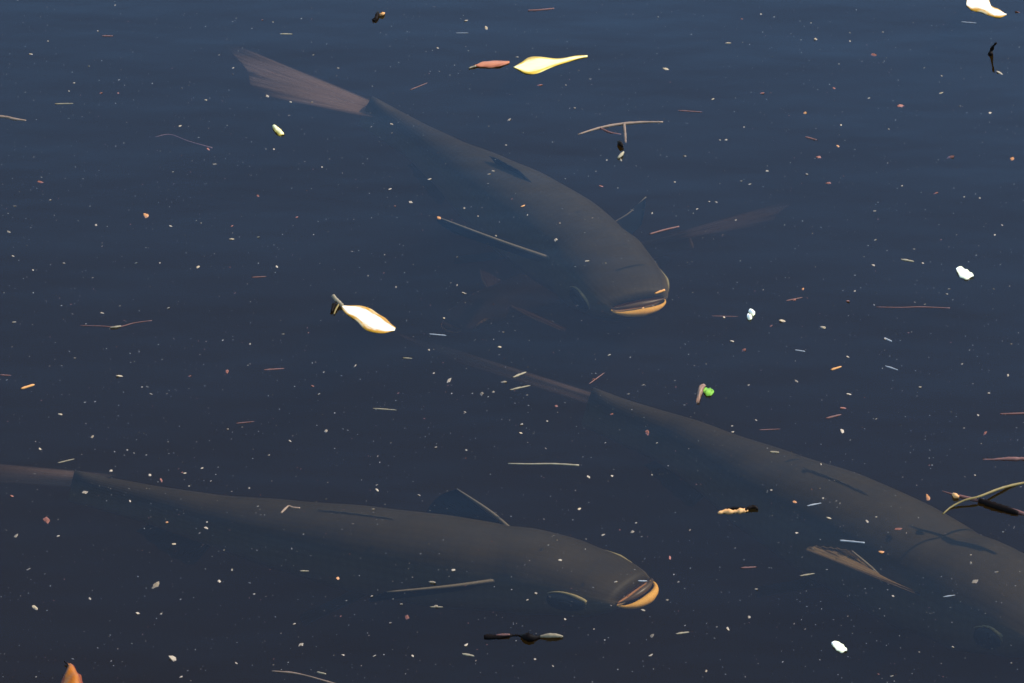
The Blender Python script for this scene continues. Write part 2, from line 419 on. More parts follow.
def make_carp(label, spine, tail_pts, near_tip, far_tip, near_mat='darkfin', far_mat='darkfin', dorsal='olivefin', eye_ang=-8, near_rear=None, far_rear=None, lips=1.0, group='carp near the surface', fat=0.87, gape=1.0):
    """spine: snout to tail root; tail_pts: upper tip and lower tip of the tail fin"""
    NT, NS = 56, 36
    c, L = catmull(spine, NT)
    mid = c[NT // 2]
    root = empty('carp', mid)
    tag(root, label, 'fish', group)
    def frame(i):
        tan = (c[max(i - 1, 0)] - c[min(i + 1, NT - 1)]).normalized()   # towards the snout
        r = tan.cross(Vector((0, 0, 1))).normalized()
        u = r.cross(tan).normalized()
        return tan, r, u
    def surf(t, ang):
        x = t * (NT - 1); i = min(int(x), NT - 2); f_ = x - i
        p = c[i].lerp(c[i + 1], f_)
        tan, r, u = frame(min(i, NT - 1))
        w, a, b_ = interp(PROFILE, t)
        sn, cs = math.sin(ang), math.cos(ang)
        e = 0.88
        cs2 = math.copysign(abs(cs) ** e, cs); sn2 = math.copysign(abs(sn) ** e, sn)
        hh = a if sn > 0 else b_
        # slight gill cover bulge and a hollow behind it
        bulge = 1 + 0.045 * math.exp(-((t - 0.185) / 0.03) ** 2) * (1 if sn < 0.6 else 0.4) - 0.03 * math.exp(-((t - 0.235) / 0.018) ** 2)
        return p + (r * w * cs2 + u * hh * sn2) * L * fat * bulge, tan, r, u
    V, F, UV = [], [], []
    # mouth lining first, then the body from the lips to the tail root
    tan0, r0, u0 = frame(1)
    ring_ts = []
    for k, (back, shr) in enumerate(((0.012, 0.10), (0.010, 0.50), (0.006, 0.78), (0.002, 0.92))):
        for s in range(NS):
            p, *_ = surf(0.0, 2 * math.pi * s / NS)
            V.append(c[0] + (p - c[0]) * shr - tan0 * back * L); UV.append((0, 0.3))
    for i in range(NT):
        t = i / (NT - 1)
        for s in range(NS):
            a = 2 * math.pi * s / NS
            V.append(surf(t, a)[0]); UV.append((t, 0.5 + 0.5 * math.sin(a)))
    NR = NT + 4
    for i in range(NR - 1):
        for s in range(NS):
            F.append((i * NS + s, i * NS + (s + 1) % NS, (i + 1) * NS + (s + 1) % NS, (i + 1) * NS + s))
    F.append(tuple(reversed(range(NS)))); F.append(tuple((NR - 1) * NS + s for s in range(NS)))
    body = mesh_obj('body', V, F, M['skin'], root, uvs=UV)
    body.data.materials.append(M['mouth'])
    for poly in body.data.polygons:
        if all(vi < 4 * NS for vi in poly.vertices): poly.material_index = 1
    # lips
    w0, a0, b0 = interp(PROFILE, 0.0)
    def lip(name, zoff, rad, mat, fw):
        pts, rr = [], []
        for k in range(13):
            ph = math.radians(-105 + 210 * k / 12)
            pts.append(c[0] + r0 * (w0 * L * fat * 0.98 * math.sin(ph)) + tan0 * (fw * L * math.cos(ph)) + u0 * (zoff * L * (0.35 + 0.65 * max(0, math.cos(ph)))))
            rr.append(rad * L * (0.18 + 0.82 * max(0.0, math.cos(ph)) ** 1.3))
        v, f = tube(pts, rr, seg=10, n=34, jitter=0.03)
        return mesh_obj(name, v, f, M[mat], root)
    lip('lower_lip', -0.0060 * gape, 0.0076 * lips, 'lip', 0.028)
    lip('upper_lip', 0.0065, 0.0055, 'upperlip', 0.018)
    # eyes, low on the sides of the head
    for sgn in (1, -1):
        def on_head(rad, q, lift):
            x = math.radians(eye_ang) + rad * 0.32 * math.sin(q)
            p_, tan_, r_, u_ = surf(0.092 - rad * 0.040 * math.cos(q), x if sgn > 0 else math.pi - x)
            return p_ + (r_ * sgn * 0.9 + tan_ * 0.3).normalized() * lift * L
        nu, nv = 20, 6
        v, f = [], []
        for jj in range(nv + 1):
            rad = 1.0 - jj / (nv + 0.4)
            for k in range(nu): v.append(on_head(rad, 2 * math.pi * k / nu, -0.0015 + 0.0075 * math.sqrt(max(0, 1 - rad * rad))))
        for k in range(nu): v.append(on_head(0.9, 2 * math.pi * k / nu, -0.008))
        for jj in range(nv):
            for k in range(nu):
                f.append((jj * nu + k, jj * nu + (k + 1) % nu, (jj + 1) * nu + (k + 1) % nu, (jj + 1) * nu + k))
        for k in range(nu):
            f.append(((nv + 1) * nu + k, (nv + 1) * nu + (k + 1) % nu, (k + 1) % nu, k))
        f.append(tuple(nv * nu + k for k in range(nu))); f.append(tuple((nv + 1) * nu + k for k in reversed(range(nu))))
        eye = mesh_obj('eye', v, f, M['eye'], root)
        rim = [on_head(1.06, -0.5 + 3.0 * k / 24, 0.0002) for k in range(25)]
        v, f = tube(rim, [0.0005 * L, 0.0030 * L, 0.0034 * L, 0.0022 * L, 0.0014 * L, 0.0005 * L], seg=6, n=34)
        mesh_obj('eye_rim', v, f, M['eyerim'], eye)
        v, f = [], []
        for jj in range(4):
            for k in range(14): v.append(on_head(0.36 * (1 - jj / 3.3), 2 * math.pi * k / 14, 0.0058 + 0.0008 * jj))
        for jj in range(3):
            for k in range(14):
                f.append((jj * 14 + k, jj * 14 + (k + 1) % 14, (jj + 1) * 14 + (k + 1) % 14, (jj + 1) * 14 + k))
        f.append(tuple(range(42, 56))); f.append(tuple(reversed(range(14))))
        mesh_obj('pupil', v, f, M['pupil'], eye)
    # tail fin: a forked vertical fan
    tb = c[-1]; tanb, rb, ub = frame(NT - 1)
    hb = 0.019 * L
    up_tip, lo_tip = Vector(tail_pts[0]), Vector(tail_pts[1])
    mid_tip = (up_tip + lo_tip) * 0.5; mid_tip = tb + (mid_tip - tb) * 0.90
    bd = (ub * 0.35 + (up_tip - lo_tip).normalized() * 0.65).normalized()
    tr_ = tb + ub * 0.026 * L + tanb * 0.055 * L     # the fin grows out of the top of the tail stalk
    base = [tr_ + bd * hb * 0.8 + tanb * 0.02 * L, tr_, tr_ - bd * hb * 0.8]
    fin_blade('tail_fin', base, [up_tip, up_tip.lerp(mid_tip, 0.5), mid_tip, mid_tip.lerp(lo_tip, 0.5), lo_tip], M['tailfin'], root, nray=22, ncol=12, corr=0.00025)
    # dorsal fin, half folded back
    def along(t, ang, lift=0.0):
        p, tan, r, u = surf(t, ang)
        return p + u * lift
    base = [along(t, math.pi / 2, -0.006) for t in (0.40, 0.45, 0.50, 0.54)]
    tp = []
    hs = 1.0 if dorsal == 'darkfin' else 0.35
    for t, hgt, bk in ((0.40, 0.008, 0.080), (0.45, 0.007, 0.070), (0.50, 0.006, 0.06), (0.54, 0.004, 0.05)):
        p, tan, r, u = surf(t, math.pi / 2)
        tp.append(p + u * hgt * hs * L - tan * bk * L * (1.0 if hs == 1.0 else 0.3))
    fin_blade('dorsal_fin', base, tp, M[dorsal], root, nray=12, ncol=6, corr=0.0003)
    # anal fin
    base = [along(t, -math.pi / 2, 0.006) for t in (0.74, 0.78, 0.82, 0.85)]
    tp = []
    for t, hgt, bk in ((0.74, 0.06, 0.05), (0.78, 0.055, 0.05), (0.82, 0.04, 0.045), (0.85, 0.025, 0.04)):
        p, tan, r, u = surf(t, -math.pi / 2)
        tp.append(p - u * hgt * L - tan * bk * L)
    fin_blade('anal_fin', base, tp, M['darkfin'], root, nray=10, ncol=6)
    # pelvic fins
    for sgn in (1, -1):
        ang = -math.radians(62) if sgn > 0 else math.pi + math.radians(62)
        base = [along(t, ang) for t in (0.46, 0.475, 0.49)]
        tp = []
        for t, bk in ((0.46, 0.085), (0.475, 0.085), (0.49, 0.06)):
            p, tan, r, u = surf(t, ang)
            tp.append(p + r * sgn * 0.04 * L - u * 0.025 * L - tan * bk * L + r * sgn * (0.49 - t) * 1.2 * L)
        fin_blade('pelvic_fin', base, tp, M['darkfin'], root, nray=9, ncol=6)
    # pectoral fins
    for tip, mat, rear_tip in ((near_tip, near_mat, near_rear), (far_tip, far_mat, far_rear)):
        tip = Vector(tip)
        p, tan, r, u = surf(0.24, 0)
        sgn = 1 if (tip - c[int(0.24 * (NT - 1))]).dot(r) > 0 else -1
        ang = math.radians(15) if sgn > 0 else math.pi - math.radians(15)
        bf = surf(0.228, ang)[0]; br = surf(0.262, ang - sgn * math.radians(14))[0]
        bf = bf - r * sgn * 0.004; br = br - r * sgn * 0.004
        lead = tip - bf
        rear = br + lead * 0.68 - tan * 0.055 * L - u * 0.012
        if rear_tip is not None:
            br = surf(0.30, ang - sgn * math.radians(6))[0] - r * sgn * 0.004
            rear = Vector(rear_tip)
        tipc = [tip, tip.lerp(rear, 0.33) + lead * 0.07, tip.lerp(rear, 0.7) + lead * 0.06, rear]
        fin = fin_blade('pectoral_fin', [bf, bf.lerp(br, 0.5), br], tipc, M[mat], root, nray=14, ncol=8, corr=0.0006)
        e0, e1 = (bf, tip) if rear_tip is None else (br, rear)
        v, f = tube([e0, e0.lerp(e1, 0.5) + tan * 0.008 * L, e1], [0.0022, 0.0016, 0.0007], seg=7, n=14)
        mesh_obj('leading_ray', v, f, M['ray'], fin)
    return root

# carp whose wide orange lip shows near the T-shaped twig
make_carp('grey carp with a wide orange lip crescent and pinkish tail, beneath the forked twig',
          [at(638, 304, -0.062), at(611, 278, -0.072), at(570, 244, -0.078), at(510, 204, -0.082), at(450, 164, -0.090), at(405, 134, -0.086), at(366, 110, -0.066)],
          [at(214, 32, -0.038), at(254, 100, -0.052)],
          at(440, 218, -0.030), at(641, 226, -0.055), dorsal='darkfin', fat=1.14, far_rear=at(646, 197, -0.05))
# carp with the beak-like mouth
make_carp('olive carp with a yellow-orange beak mouth and a dark ringed eye, beside two charred twigs',
          [at(634, 592, -0.064), at(604, 584, -0.070), at(540, 571, -0.076), at(440, 559, -0.080), at(330, 542, -0.085), at(220, 521, -0.088), at(140, 502, -0.086), at(72, 485, -0.072)],
          [at(-76, 455, -0.10), at(-66, 482, -0.115)],
          at(387, 592, -0.060), at(457, 489, -0.045), fat=0.89, eye_ang=0)
# carp swimming out of the picture
make_carp('brown carp passing under the yellow stalk, its head out of view',
          [at(1066, 632, -0.068), at(1030, 612, -0.078), at(950, 582, -0.088), at(860, 536, -0.091), at(770, 492, -0.092), at(690, 449, -0.090), at(630, 424, -0.088), at(588, 406, -0.078)],
          [at(385, 326, -0.11), at(415, 354, -0.12)],
          at(806, 549, -0.035), at(990, 545, -0.22), near_mat='brownfin', fat=1.16, near_rear=at(852, 551, -0.038))
# deep carp, crossing below the first
make_carp('faint reddish brown carp lying deep in the murk below another carp',
          [at(452, 326, -0.25), at(480, 310, -0.25), at(530, 292, -0.25), at(590, 272, -0.245), at(650, 250, -0.215), at(690, 240, -0.19)],
          [at(806, 194, -0.115), at(770, 226, -0.13)],
          at(560, 330, -0.26), at(480, 270, -0.26), near_mat='brownfin', far_mat='brownfin', lips=0.5, fat=0.87, group='carp deep in the water')

# ---------------------------------------------------------------- leaves and petals
M['creamleaf'] = leaf_mat('cream_leaf', (0.80, 0.73, 0.56), (0.42, 0.20, 0.015), (0.76, 0.66, 0.40))
M['yellowleaf'] = leaf_mat('yellow_leaf', (0.80, 0.71, 0.34), (0.52, 0.32, 0.03), (0.74, 0.62, 0.20))
M['salmonleaf'] = leaf_mat('salmon_leaf', (0.42, 0.15, 0.07), (0.24, 0.07, 0.03), (0.36, 0.13, 0.06))
M['orangeleaf'] = leaf_mat('orange_leaf', (0.30, 0.085, 0.004), (0.12, 0.014, 0.003), (0.22, 0.05, 0.003))
M['greenleaf'] = leaf_mat('green_leaf', (0.17, 0.36, 0.03), (0.11, 0.25, 0.02), (0.20, 0.38, 0.05))
M['whitepetal'] = leaf_mat('white_petal', (0.84, 0.83, 0.74), (0.74, 0.70, 0.42), (0.80, 0.78, 0.66))
M['brownleaf'] = leaf_mat('brown_leaf', (0.24, 0.13, 0.08), (0.12, 0.06, 0.035), (0.34, 0.22, 0.15))

def leaf_mesh(upper, lower, dome=0.003, base=0.0012, thick=0.0006, n=26, m=11, wob=0.0006, seed=1, curl=0.0):
    """a blade between two edge lines given on the water plane; gently domed and crinkled"""
    r = random.Random(seed)
    up, _ = catmull([at(*p) for p in upper], n); lo, _ = catmull([at(*p) for p in lower], n)
    ph = [r.uniform(0, 6.28) for _ in range(4)]
    V, F, UV = [], [], []
    for side in (0, 1):
        for i in range(n):
            for j in range(m):
                s = j / (m - 1); t = i / (n - 1)
                p = up[i].lerp(lo[i], s)
                z = base + dome * math.sin(math.pi * s) * math.sin(math.pi * min(1, max(0, t))) ** 0.6
                z += wob * (math.sin(9 * t + ph[0]) * math.cos(5 * s + ph[1]) + 0.6 * math.sin(17 * t + ph[2] + 6 * s))
                z -= 0.0006 * abs(2 * (s - 0.5) < 0.08)
                z += curl * (2 * t - 1) ** 4
                jx = wob * 0.9 * math.sin(23 * t + ph[3]) * (1 if j in (0, m - 1) else 0)
                V.append(p + Vector((jx * 0.3, jx, z - side * thick))); UV.append((t, s))
    k = n * m
    for i in range(n - 1):
        for j in range(m - 1):
            a = i * m + j
            F.append((a, a + m, a + m + 1, a + 1)); F.append((k + a, k + a + 1, k + a + m + 1, k + a + m))
    for i in range(n - 1):
        a = i * m; F.append((a, k + a, k + a + m, a + m))
        a = i * m + m - 1; F.append((a + m, k + a + m, k + a, a))
    for j in range(m - 1):
        a = j; F.append((a + 1, k + a + 1, k + a, a))
        a = (n - 1) * m + j; F.append((a, k + a, k + a + 1, a + 1))
    return V, F, UV

def leaf(name, label, cat, upper, lower, mat, **kw):
    V, F, UV = leaf_mesh(upper, lower, **kw)
    cen = sum((Vector(v) for v in V), Vector()) / len(V); cen.z = 0
    root = empty(name, cen)
    tag(root, label, cat, 'leaves and petals afloat')
    mesh_obj('blade', V, F, M[mat], root, uvs=UV)
    return root

def stick(name, label, cat, pts, radii, mat, group='twigs and stalks afloat', seed=1, jitter=0.12, z=0.0, n=20, seg=7):
    P = [at(p[0], p[1], p[2] if len(p) > 2 else z) for p in pts]
    cen = sum(P, Vector()) / len(P)
    root = empty(name, cen)
    tag(root, label, cat, group)
    V, F = tube(P, radii, seg=seg, n=n, jitter=jitter, seed=seed)
    mesh_obj('shaft', V, F, M[mat], root)
    return root

def add_stick(root, name, pts, radii, mat, seed=1, jitter=0.1, n=12):
    V, F = tube([at(*p) for p in pts], radii, n=n, jitter=jitter, seed=seed)
    return mesh_obj(name, V, F, M[mat], root)

M['barktan'] = flake_mat('tan_bark', (0.13, 0.08, 0.05), (0.26, 0.17, 0.11), scale=120)
M['barkdark'] = flake_mat('charred_bark', (0.003, 0.002, 0.002), (0.010, 0.006, 0.004), scale=120, spec=0.05)
M['barkred'] = flake_mat('reddish_bark', (0.10, 0.04, 0.03), (0.19, 0.085, 0.065), scale=120)
M['straw'] = flake_mat('dry_straw', (0.17, 0.13, 0.075), (0.34, 0.27, 0.16), scale=120)
M['strawwhite'] = flake_mat('bleached_straw', (0.16, 0.16, 0.16), (0.30, 0.30, 0.29), scale=120)
M['stalk'] = flake_mat('yellow_stalk', (0.13, 0.09, 0.025), (0.22, 0.155, 0.045), scale=120)
M['amber'] = flake_mat('amber_husk', (0.48, 0.20, 0.05), (0.66, 0.34, 0.12), scale=200)

o = leaf('floating_leaf', 'large cream leaf with amber rim and a short bent stem', 'leaf',
         [(341, 304.5), (350, 304.8), (364, 306.5), (378, 313), (389, 321), (395.5, 328)],
         [(341, 306.5), (345, 313), (355, 320), (368, 331), (382, 333), (394, 331)], 'creamleaf', dome=0.0010, base=0.0004, seed=3, wob=0.0005)
add_stick(o, 'stem', [(333, 295.5, 0.006), (336.5, 300, 0.004), (342, 305.5, 0.002)], [0.0019, 0.0022, 0.0024], 'straw', 2)
add_stick(o, 'torn_stem_piece', [(331.5, 312, 0.001), (333.5, 306, 0.003), (336, 302, 0.004)], [0.0014, 0.0017, 0.0012], 'barkdark', 4)
add_stick(o, 'stem_strip', [(334, 314, 0.001), (336, 309, 0.002), (339, 304, 0.003)], [0.0007, 0.001, 0.0009], 'stalk', 5)
leaf('floating_leaf', 'pale yellow pointed leaf beside the salmon pink leaf', 'leaf',
     [(513.5, 66.5), (522, 62), (529, 57), (540, 56.5), (556, 58.5), (572, 56.2), (587.5, 55)],
     [(513.5, 67.5), (519, 70.5), (525, 73.5), (536, 73.8), (550, 68), (570, 61.5), (587.5, 57)], 'yellowleaf', dome=0.0006, base=0.0005, seed=5, wob=0.0004)
o = leaf('floating_leaf', 'narrow salmon pink leaf beside the pale yellow leaf', 'leaf',
     [(474, 65.5), (484, 62), (498, 60.8), (509.5, 61.8)], [(474, 66.5), (484, 67.8), (498, 67.5), (509.5, 63.5)], 'salmonleaf', dome=0.0015, seed=6, wob=0.0004)
add_stick(o, 'stem', [(469, 68, 0.001), (472, 67, 0.001), (476, 66, 0.0015)], [0.0008, 0.001, 0.0011], 'straw', 3, n=6)
leaf('floating_leaf', 'folded cream leaf with a notched edge, beside the upright black stalk', 'leaf',
     [(966.5, 4), (968, -4), (978, -8), (988, -3), (991, 6), (999, 9), (1006.5, 14)],
     [(966.5, 5.5), (971, 10), (979, 12), (988, 15), (995, 17.5), (1001, 17.5), (1006.5, 15)], 'creamleaf', dome=0.001, base=0.0005, seed=8, wob=0.0005)
o = leaf('floating_leaf', 'orange curled leaf lying by itself, glowing amber towards its stem', 'leaf',
     [(68, 664), (66.5, 671), (62, 680), (59, 690), (60, 702)], [(70, 664), (77, 671), (82, 680), (85, 690), (83, 702)], 'orangeleaf', dome=0.007, seed=9, wob=0.0012)
add_stick(o, 'stem', [(64.5, 661, 0.003), (67, 664, 0.002), (70, 668, 0.003)], [0.0006, 0.0009, 0.0010], 'barkdark', 6, n=7)
leaf('floating_leaf', 'tiny bright green oval leaf touching a brown shred', 'leaf',
     [(703.2, 390), (706, 388), (710, 388.2), (714, 391.5)], [(703.2, 391.5), (705.5, 395.5), (710, 396.8), (714, 393)], 'greenleaf', dome=0.0008, n=18, seed=10)
leaf('leaf_shred', 'brown curled shred of leaf touching the green oval leaf', 'leaf',
     [(703, 384), (699, 387), (697, 394), (696, 403)], [(706, 386), (704, 390), (701.5, 396), (699, 404)], 'brownleaf', dome=0.003, n=18, seed=11)
leaf('petal', 'broad white petal, the largest white one afloat', 'petal',
     [(956, 268.5), (960, 267), (967, 270), (973.5, 275)], [(956, 270), (959, 276), (966, 280), (973.5, 277)], 'whitepetal', dome=0.0014, n=18, seed=12)
leaf('petal', 'slim white oval petal with a yellow tip', 'petal',
     [(831.5, 643), (836, 641.5), (843, 645), (847, 650)], [(831.5, 644), (834, 648.5), (840, 652.5), (847, 652)], 'whitepetal', dome=0.0012, n=18, seed=13)
leaf('petal', 'short yellow petal below the pinkish carp tail', 'petal',
     [(272.5, 126), (276, 126.2), (281, 130), (284, 134)], [(272.5, 127), (274, 131), (279, 135.5), (284, 135.5)], 'yellowleaf', dome=0.003, n=16, seed=14)
o = leaf('petal', 'curled white petal pair folded into a hook', 'petal',
     [(748.5, 311), (751, 309.5), (754.5, 311.5), (755, 314)], [(748.5, 312.5), (750, 315), (753, 316.5), (755, 315)], 'whitepetal', dome=0.003, n=14, seed=15)
V, F, UV = leaf_mesh([(747, 316), (748, 314.5), (751, 315.5), (752, 318)], [(747, 317.5), (748, 320), (750.5, 320.5), (752, 319)], dome=0.003, n=12, seed=16)
mesh_obj('petal_fold', V, F, M['whitepetal'], o, uvs=UV)

# ---------------------------------------------------------------- twigs and stalks
o = stick('twig', 'bowed tan twig with a side stub and a black bud hanging from it', 'twig',
          [(578, 134.5), (592, 130), (606, 126.5), (622, 124), (642, 122.3), (663, 122)], [0.0009, 0.0013, 0.0018, 0.0019, 0.0013, 0.0010], 'barktan', seed=21)
add_stick(o, 'side_stub', [(624, 124, 0.001), (625, 133, 0.0), (625.5, 143, -0.001)], [0.0016, 0.0016, 0.0013], 'barktan', 22)
add_stick(o, 'lower_shoot', [(600, 128, 0.0), (610, 132.5, 0.0), (621, 134.5, -0.001)], [0.0012, 0.0013, 0.0008], 'barkred', 23)
add_stick(o, 'bud', [(618.5, 141.5, 0.001), (621, 144.5, 0.003), (623, 147, 0.001)], [0.0014, 0.0030, 0.0014], 'barkdark', 24, n=9)
add_stick(o, 'bud_tip', [(618, 158, 0.001), (621, 155, 0.002), (623.5, 152, 0.001)], [0.0012, 0.0022, 0.0010], 'straw', 25, n=9)
o = stick('twig', 'reddish twig with a thick charred middle crossing the yellow stalk', 'twig',
          [(942, 491), (953, 494.5), (968, 498), (980, 501), (1000, 507), (1032, 516)], [0.0006, 0.0016, 0.0018, 0.0022, 0.0024, 0.002], 'barkred', seed=31)
add_stick(o, 'charred_segment', [(979, 500.5, 0.001), (990, 504, 0.0015), (1004, 508.5, 0.001), (1018, 513, 0.001)], [0.0026, 0.0036, 0.0034, 0.0022], 'barkdark', 32, 0.18, 16)
add_stick(o, 'knot', [(953, 494, 0.0015), (956, 496, 0.002), (959, 497, 0.0015)], [0.0014, 0.0028, 0.0014], 'amber', 33, n=8)
stick('stalk', 'thin curved yellow stalk crossing the reddish charred twig', 'stalk',
      [(943, 514), (951, 507, 0.001), (965, 500, 0.004), (979, 496.5, 0.005), (1000, 488.5, 0.003), (1020, 483.5), (1036, 482)], [0.0008, 0.0010, 0.0012, 0.0013, 0.0013, 0.0012], 'stalk', seed=34)
o = stick('twig', 'charred twig broken in two pieces with a pale tip beside the carp', 'twig',
          [(484, 637), (494, 636.8), (504, 636), (512, 635.5)], [0.0024, 0.0028, 0.0026, 0.0012], 'barkdark', seed=41)
add_stick(o, 'bark_patch', [(496, 635.2, 0.002), (503, 634.8, 0.002), (510, 634.5, 0.002)], [0.0008, 0.0014, 0.0008], 'barkred', 42, n=8)
add_stick(o, 'stem', [(510, 635.5, 0.0), (518, 635.5, 0.0), (524, 636, 0.0)], [0.0012, 0.0010, 0.0012], 'barkdark', 45, n=8)
add_stick(o, 'knot', [(521, 636, 0.001), (527, 637, 0.002), (534, 638, 0.001), (541, 636.5, 0.0)], [0.0018, 0.0042, 0.0030, 0.0010], 'barkdark', 43, 0.2)
add_stick(o, 'pale_tip', [(540, 636.5, 0.001), (548, 635.5, 0.002), (556, 635.5, 0.002), (563, 636.5, 0.001)], [0.0012, 0.0022, 0.0024, 0.0008], 'straw', 44, n=14)
o = stick('husk', 'knobbly amber husk with a black hooked end', 'husk',
          [(718, 513), (725, 511.5), (732, 511.8), (740, 511), (748, 510.5)], [0.0010, 0.0022, 0.0020, 0.0024, 0.0014], 'amber', seed=51, jitter=0.35, group='dark bits afloat')
add_stick(o, 'black_end', [(745, 510, 0.001), (750, 507.5, 0.002), (755, 507, 0.002), (757.5, 509.5, 0.001)], [0.0012, 0.0020, 0.0020, 0.0010], 'barkdark', 52)
add_stick(o, 'dark_rim', [(727, 508.7, 0.001), (736, 508.2, 0.001), (745, 508.8, 0.001)], [0.0008, 0.0012, 0.0012], 'barkdark', 53)
o = stick('stalk', 'short black stalk standing up from the water near the folded cream leaf', 'stalk',
          [(990, 54.5, 0.0), (991.5, 50, 0.003), (993.5, 46, 0.012), (996, 43, 0.020)], [0.0030, 0.0022, 0.0012, 0.0014], 'barkdark', seed=61, group='dark bits afloat')
o = stick('husk', 'small black and tan seed husk with a knob', 'husk',
          [(373.5, 20.5), (376, 18, 0.002), (377, 14.5, 0.003), (378, 12, 0.002)], [0.0028, 0.0022, 0.0022, 0.0012], 'barkdark', seed=62, group='dark bits afloat')
add_stick(o, 'tan_side', [(379, 15, 0.001), (382, 14, 0.0025), (384.5, 13, 0.001)], [0.0012, 0.0022, 0.0010], 'amber', 63, n=8)
stick('straw', 'long fine pale straw lying flat between two carp', 'straw', [(508, 463.5), (530, 464), (552, 463.8), (579, 465.3)], [0.0006, 0.0008, 0.0009, 0.0009], 'straw', seed=71)
stick('twig', 'grey brown twig end with a dark kink', 'twig', [(-8, 116), (6, 117), (14, 119), (26, 120.5)], [0.0016, 0.0014, 0.0017, 0.0007], 'barktan', seed=72)
stick('straw', 'fine bleached straw above the brown pectoral fin', 'straw', [(840, 540.5), (852, 541.5), (864.5, 542.8)], [0.0010, 0.0009, 0.0008], 'strawwhite', seed=73)
stick('twig', 'pinkish ragged twig above the charred twig', 'twig', [(983, 459.5), (994, 459.5), (1006, 459), (1032, 459)], [0.0007, 0.0013, 0.0022, 0.0014], 'barkred', seed=74, jitter=0.25)
stick('twig', 'thin red twig with its end out of view', 'twig', [(1000, 414), (1012, 413.8), (1032, 413)], [0.0008, 0.0012, 0.0012], 'barkred', seed=75)
stick('twig', 'short reddish twig beside the far fin of the grey carp', 'twig', [(650, 234), (664, 230), (679, 226.5)], [0.0010, 0.0011, 0.0009], 'barkred', seed=76)
stick('twig', 'tiny kinked pinkish twig over the olive carp back', 'twig', [(281, 513), (286, 508), (289, 506), (293, 507.5), (300, 508)], [0.0010, 0.0012, 0.0010, 0.0010, 0.0008], 'barktan', seed=77)
o = stick('twig', 'ragged pale twig near the orange curled leaf', 'twig', [(272, 671), (284, 672), (294, 673), (308, 676), (322, 680), (342, 686)], [0.0005, 0.0010, 0.0007, 0.0006, 0.0009, 0.0008], 'barktan', seed=78)
add_stick(o, 'side_shoot', [(317, 672, 0.0), (321, 673, 0.0), (326, 674, 0.0)], [0.0007, 0.0011, 0.0006], 'straw', 79, n=8)
o = stick('twig', 'faint thin twig with a tan knob at its middle', 'twig', [(80, 325.5), (100, 326), (118, 327), (134, 323), (152, 320.5)], [0.0004, 0.0005, 0.0007, 0.0005, 0.0004], 'barkred', seed=80)
add_stick(o, 'knot', [(110, 327.5, 0.0005), (115, 327, 0.001), (121, 326, 0.0005)], [0.0006, 0.0013, 0.0006], 'straw', 81, n=8)
stick('twig', 'faint hair-thin reddish twig below the broad white petal', 'twig', [(876, 307), (900, 307.5), (920, 307), (950, 308)], [0.0004, 0.0006, 0.0006, 0.0005], 'barkred', seed=82)
stick('twig', 'short brown twig in the open water near the yellow and salmon leaves', 'twig', [(528, 10.5), (540, 10), (554, 8.5)], [0.0010, 0.0013, 0.0009], 'barkred', seed=83)
stick('twig', 'pale curved shred of twig beside the swirl near the carp tail', 'twig', [(155, 137), (170, 134.5), (188, 141), (212, 148)], [0.0003, 0.0005, 0.0005, 0.0009], 'barkred', seed=84, z=-0.002)
stick('twig', 'stubby amber twig lying over the snout of the grey carp', 'twig', [(655, 293.5), (659, 292), (664.5, 290)], [0.0009, 0.0014, 0.0012], 'amber', seed=85, n=8)

# ---------------------------------------------------------------- small pieces afloat
M['pale'] = flake_mat('pale_seed', (0.06, 0.047, 0.034), (0.46, 0.35, 0.23), scale=400)
M['tan'] = flake_mat('tan_seed', (0.12, 0.085, 0.05), (0.45, 0.33, 0.19), scale=400)
M['rust'] = flake_mat('rust_scale', (0.10, 0.035, 0.022), (0.30, 0.10, 0.06), scale=400)
M['orange'] = flake_mat('orange_scale', (0.35, 0.13, 0.04), (0.60, 0.28, 0.10), scale=400)

def flake_mesh(seed, mat, name):
    r = random.Random(seed)
    bm = bmesh.new()
    bmesh.ops.create_icosphere(bm, subdivisions=1 if seed % 2 else 2, radius=0.5)
    k = [Vector((r.uniform(-1, 1), r.uniform(-1, 1), r.uniform(-1, 1))).normalized() for _ in range(6)]
    amp = [r.uniform(-0.6, 0.5) for _ in range(6)]
    for v in bm.verts:
        n = v.co.normalized()
        f = 1 + sum(a * max(0, n.dot(q)) ** 2 for a, q in zip(amp, k))
        v.co = Vector((n.x * 0.66, n.y * 0.40, n.z * 0.16)) * f * r.uniform(0.72, 1.25)
    me = bpy.data.meshes.new(name)
    bm.to_mesh(me); bm.free()
    me.materials.append(mat)
    return me

def sliver_mesh(seed, mat, name):
    V, F = tube([(-0.5, 0, 0), (-0.15, 0.05, 0.02), (0.2, -0.03, 0.02), (0.5, 0.04, 0)], [0.35, 0.5, 0.46, 0.3], seg=6, n=8, jitter=0.2, seed=seed)
    V = [(v[0], v[1], v[2]) for v in V]
    me = bpy.data.meshes.new(name)
    # the tube's cross-section is one unit thick: squash the length-wise spread of its ends
    me.from_pydata(V, [], F)
    me.materials.append(mat)
    for p in me.polygons: p.use_smooth = True
    return me

KIND = {
    'w': ('seed', 'tiny pale seed flake floating singly on the dark water', 'seed', 'pale seeds afloat', 'pale'),
    't': ('seed_husk', 'tiny tan seed husk floating singly on the dark water', 'seed husk', 'tan husks afloat', 'tan'),
    'r': ('bud_scale', 'tiny rust-red bud scale floating singly on the dark water', 'bud scale', 'rust-red bud scales afloat', 'rust'),
    'o': ('bud_scale', 'tiny bright orange bud scale floating singly on the dark water', 'bud scale', 'orange bud scales afloat', 'orange'),
}
FL = {k: [flake_mesh(s * 17 + ord(k), M[v[4]], v[0]) for s in range(5)] for k, v in KIND.items()}

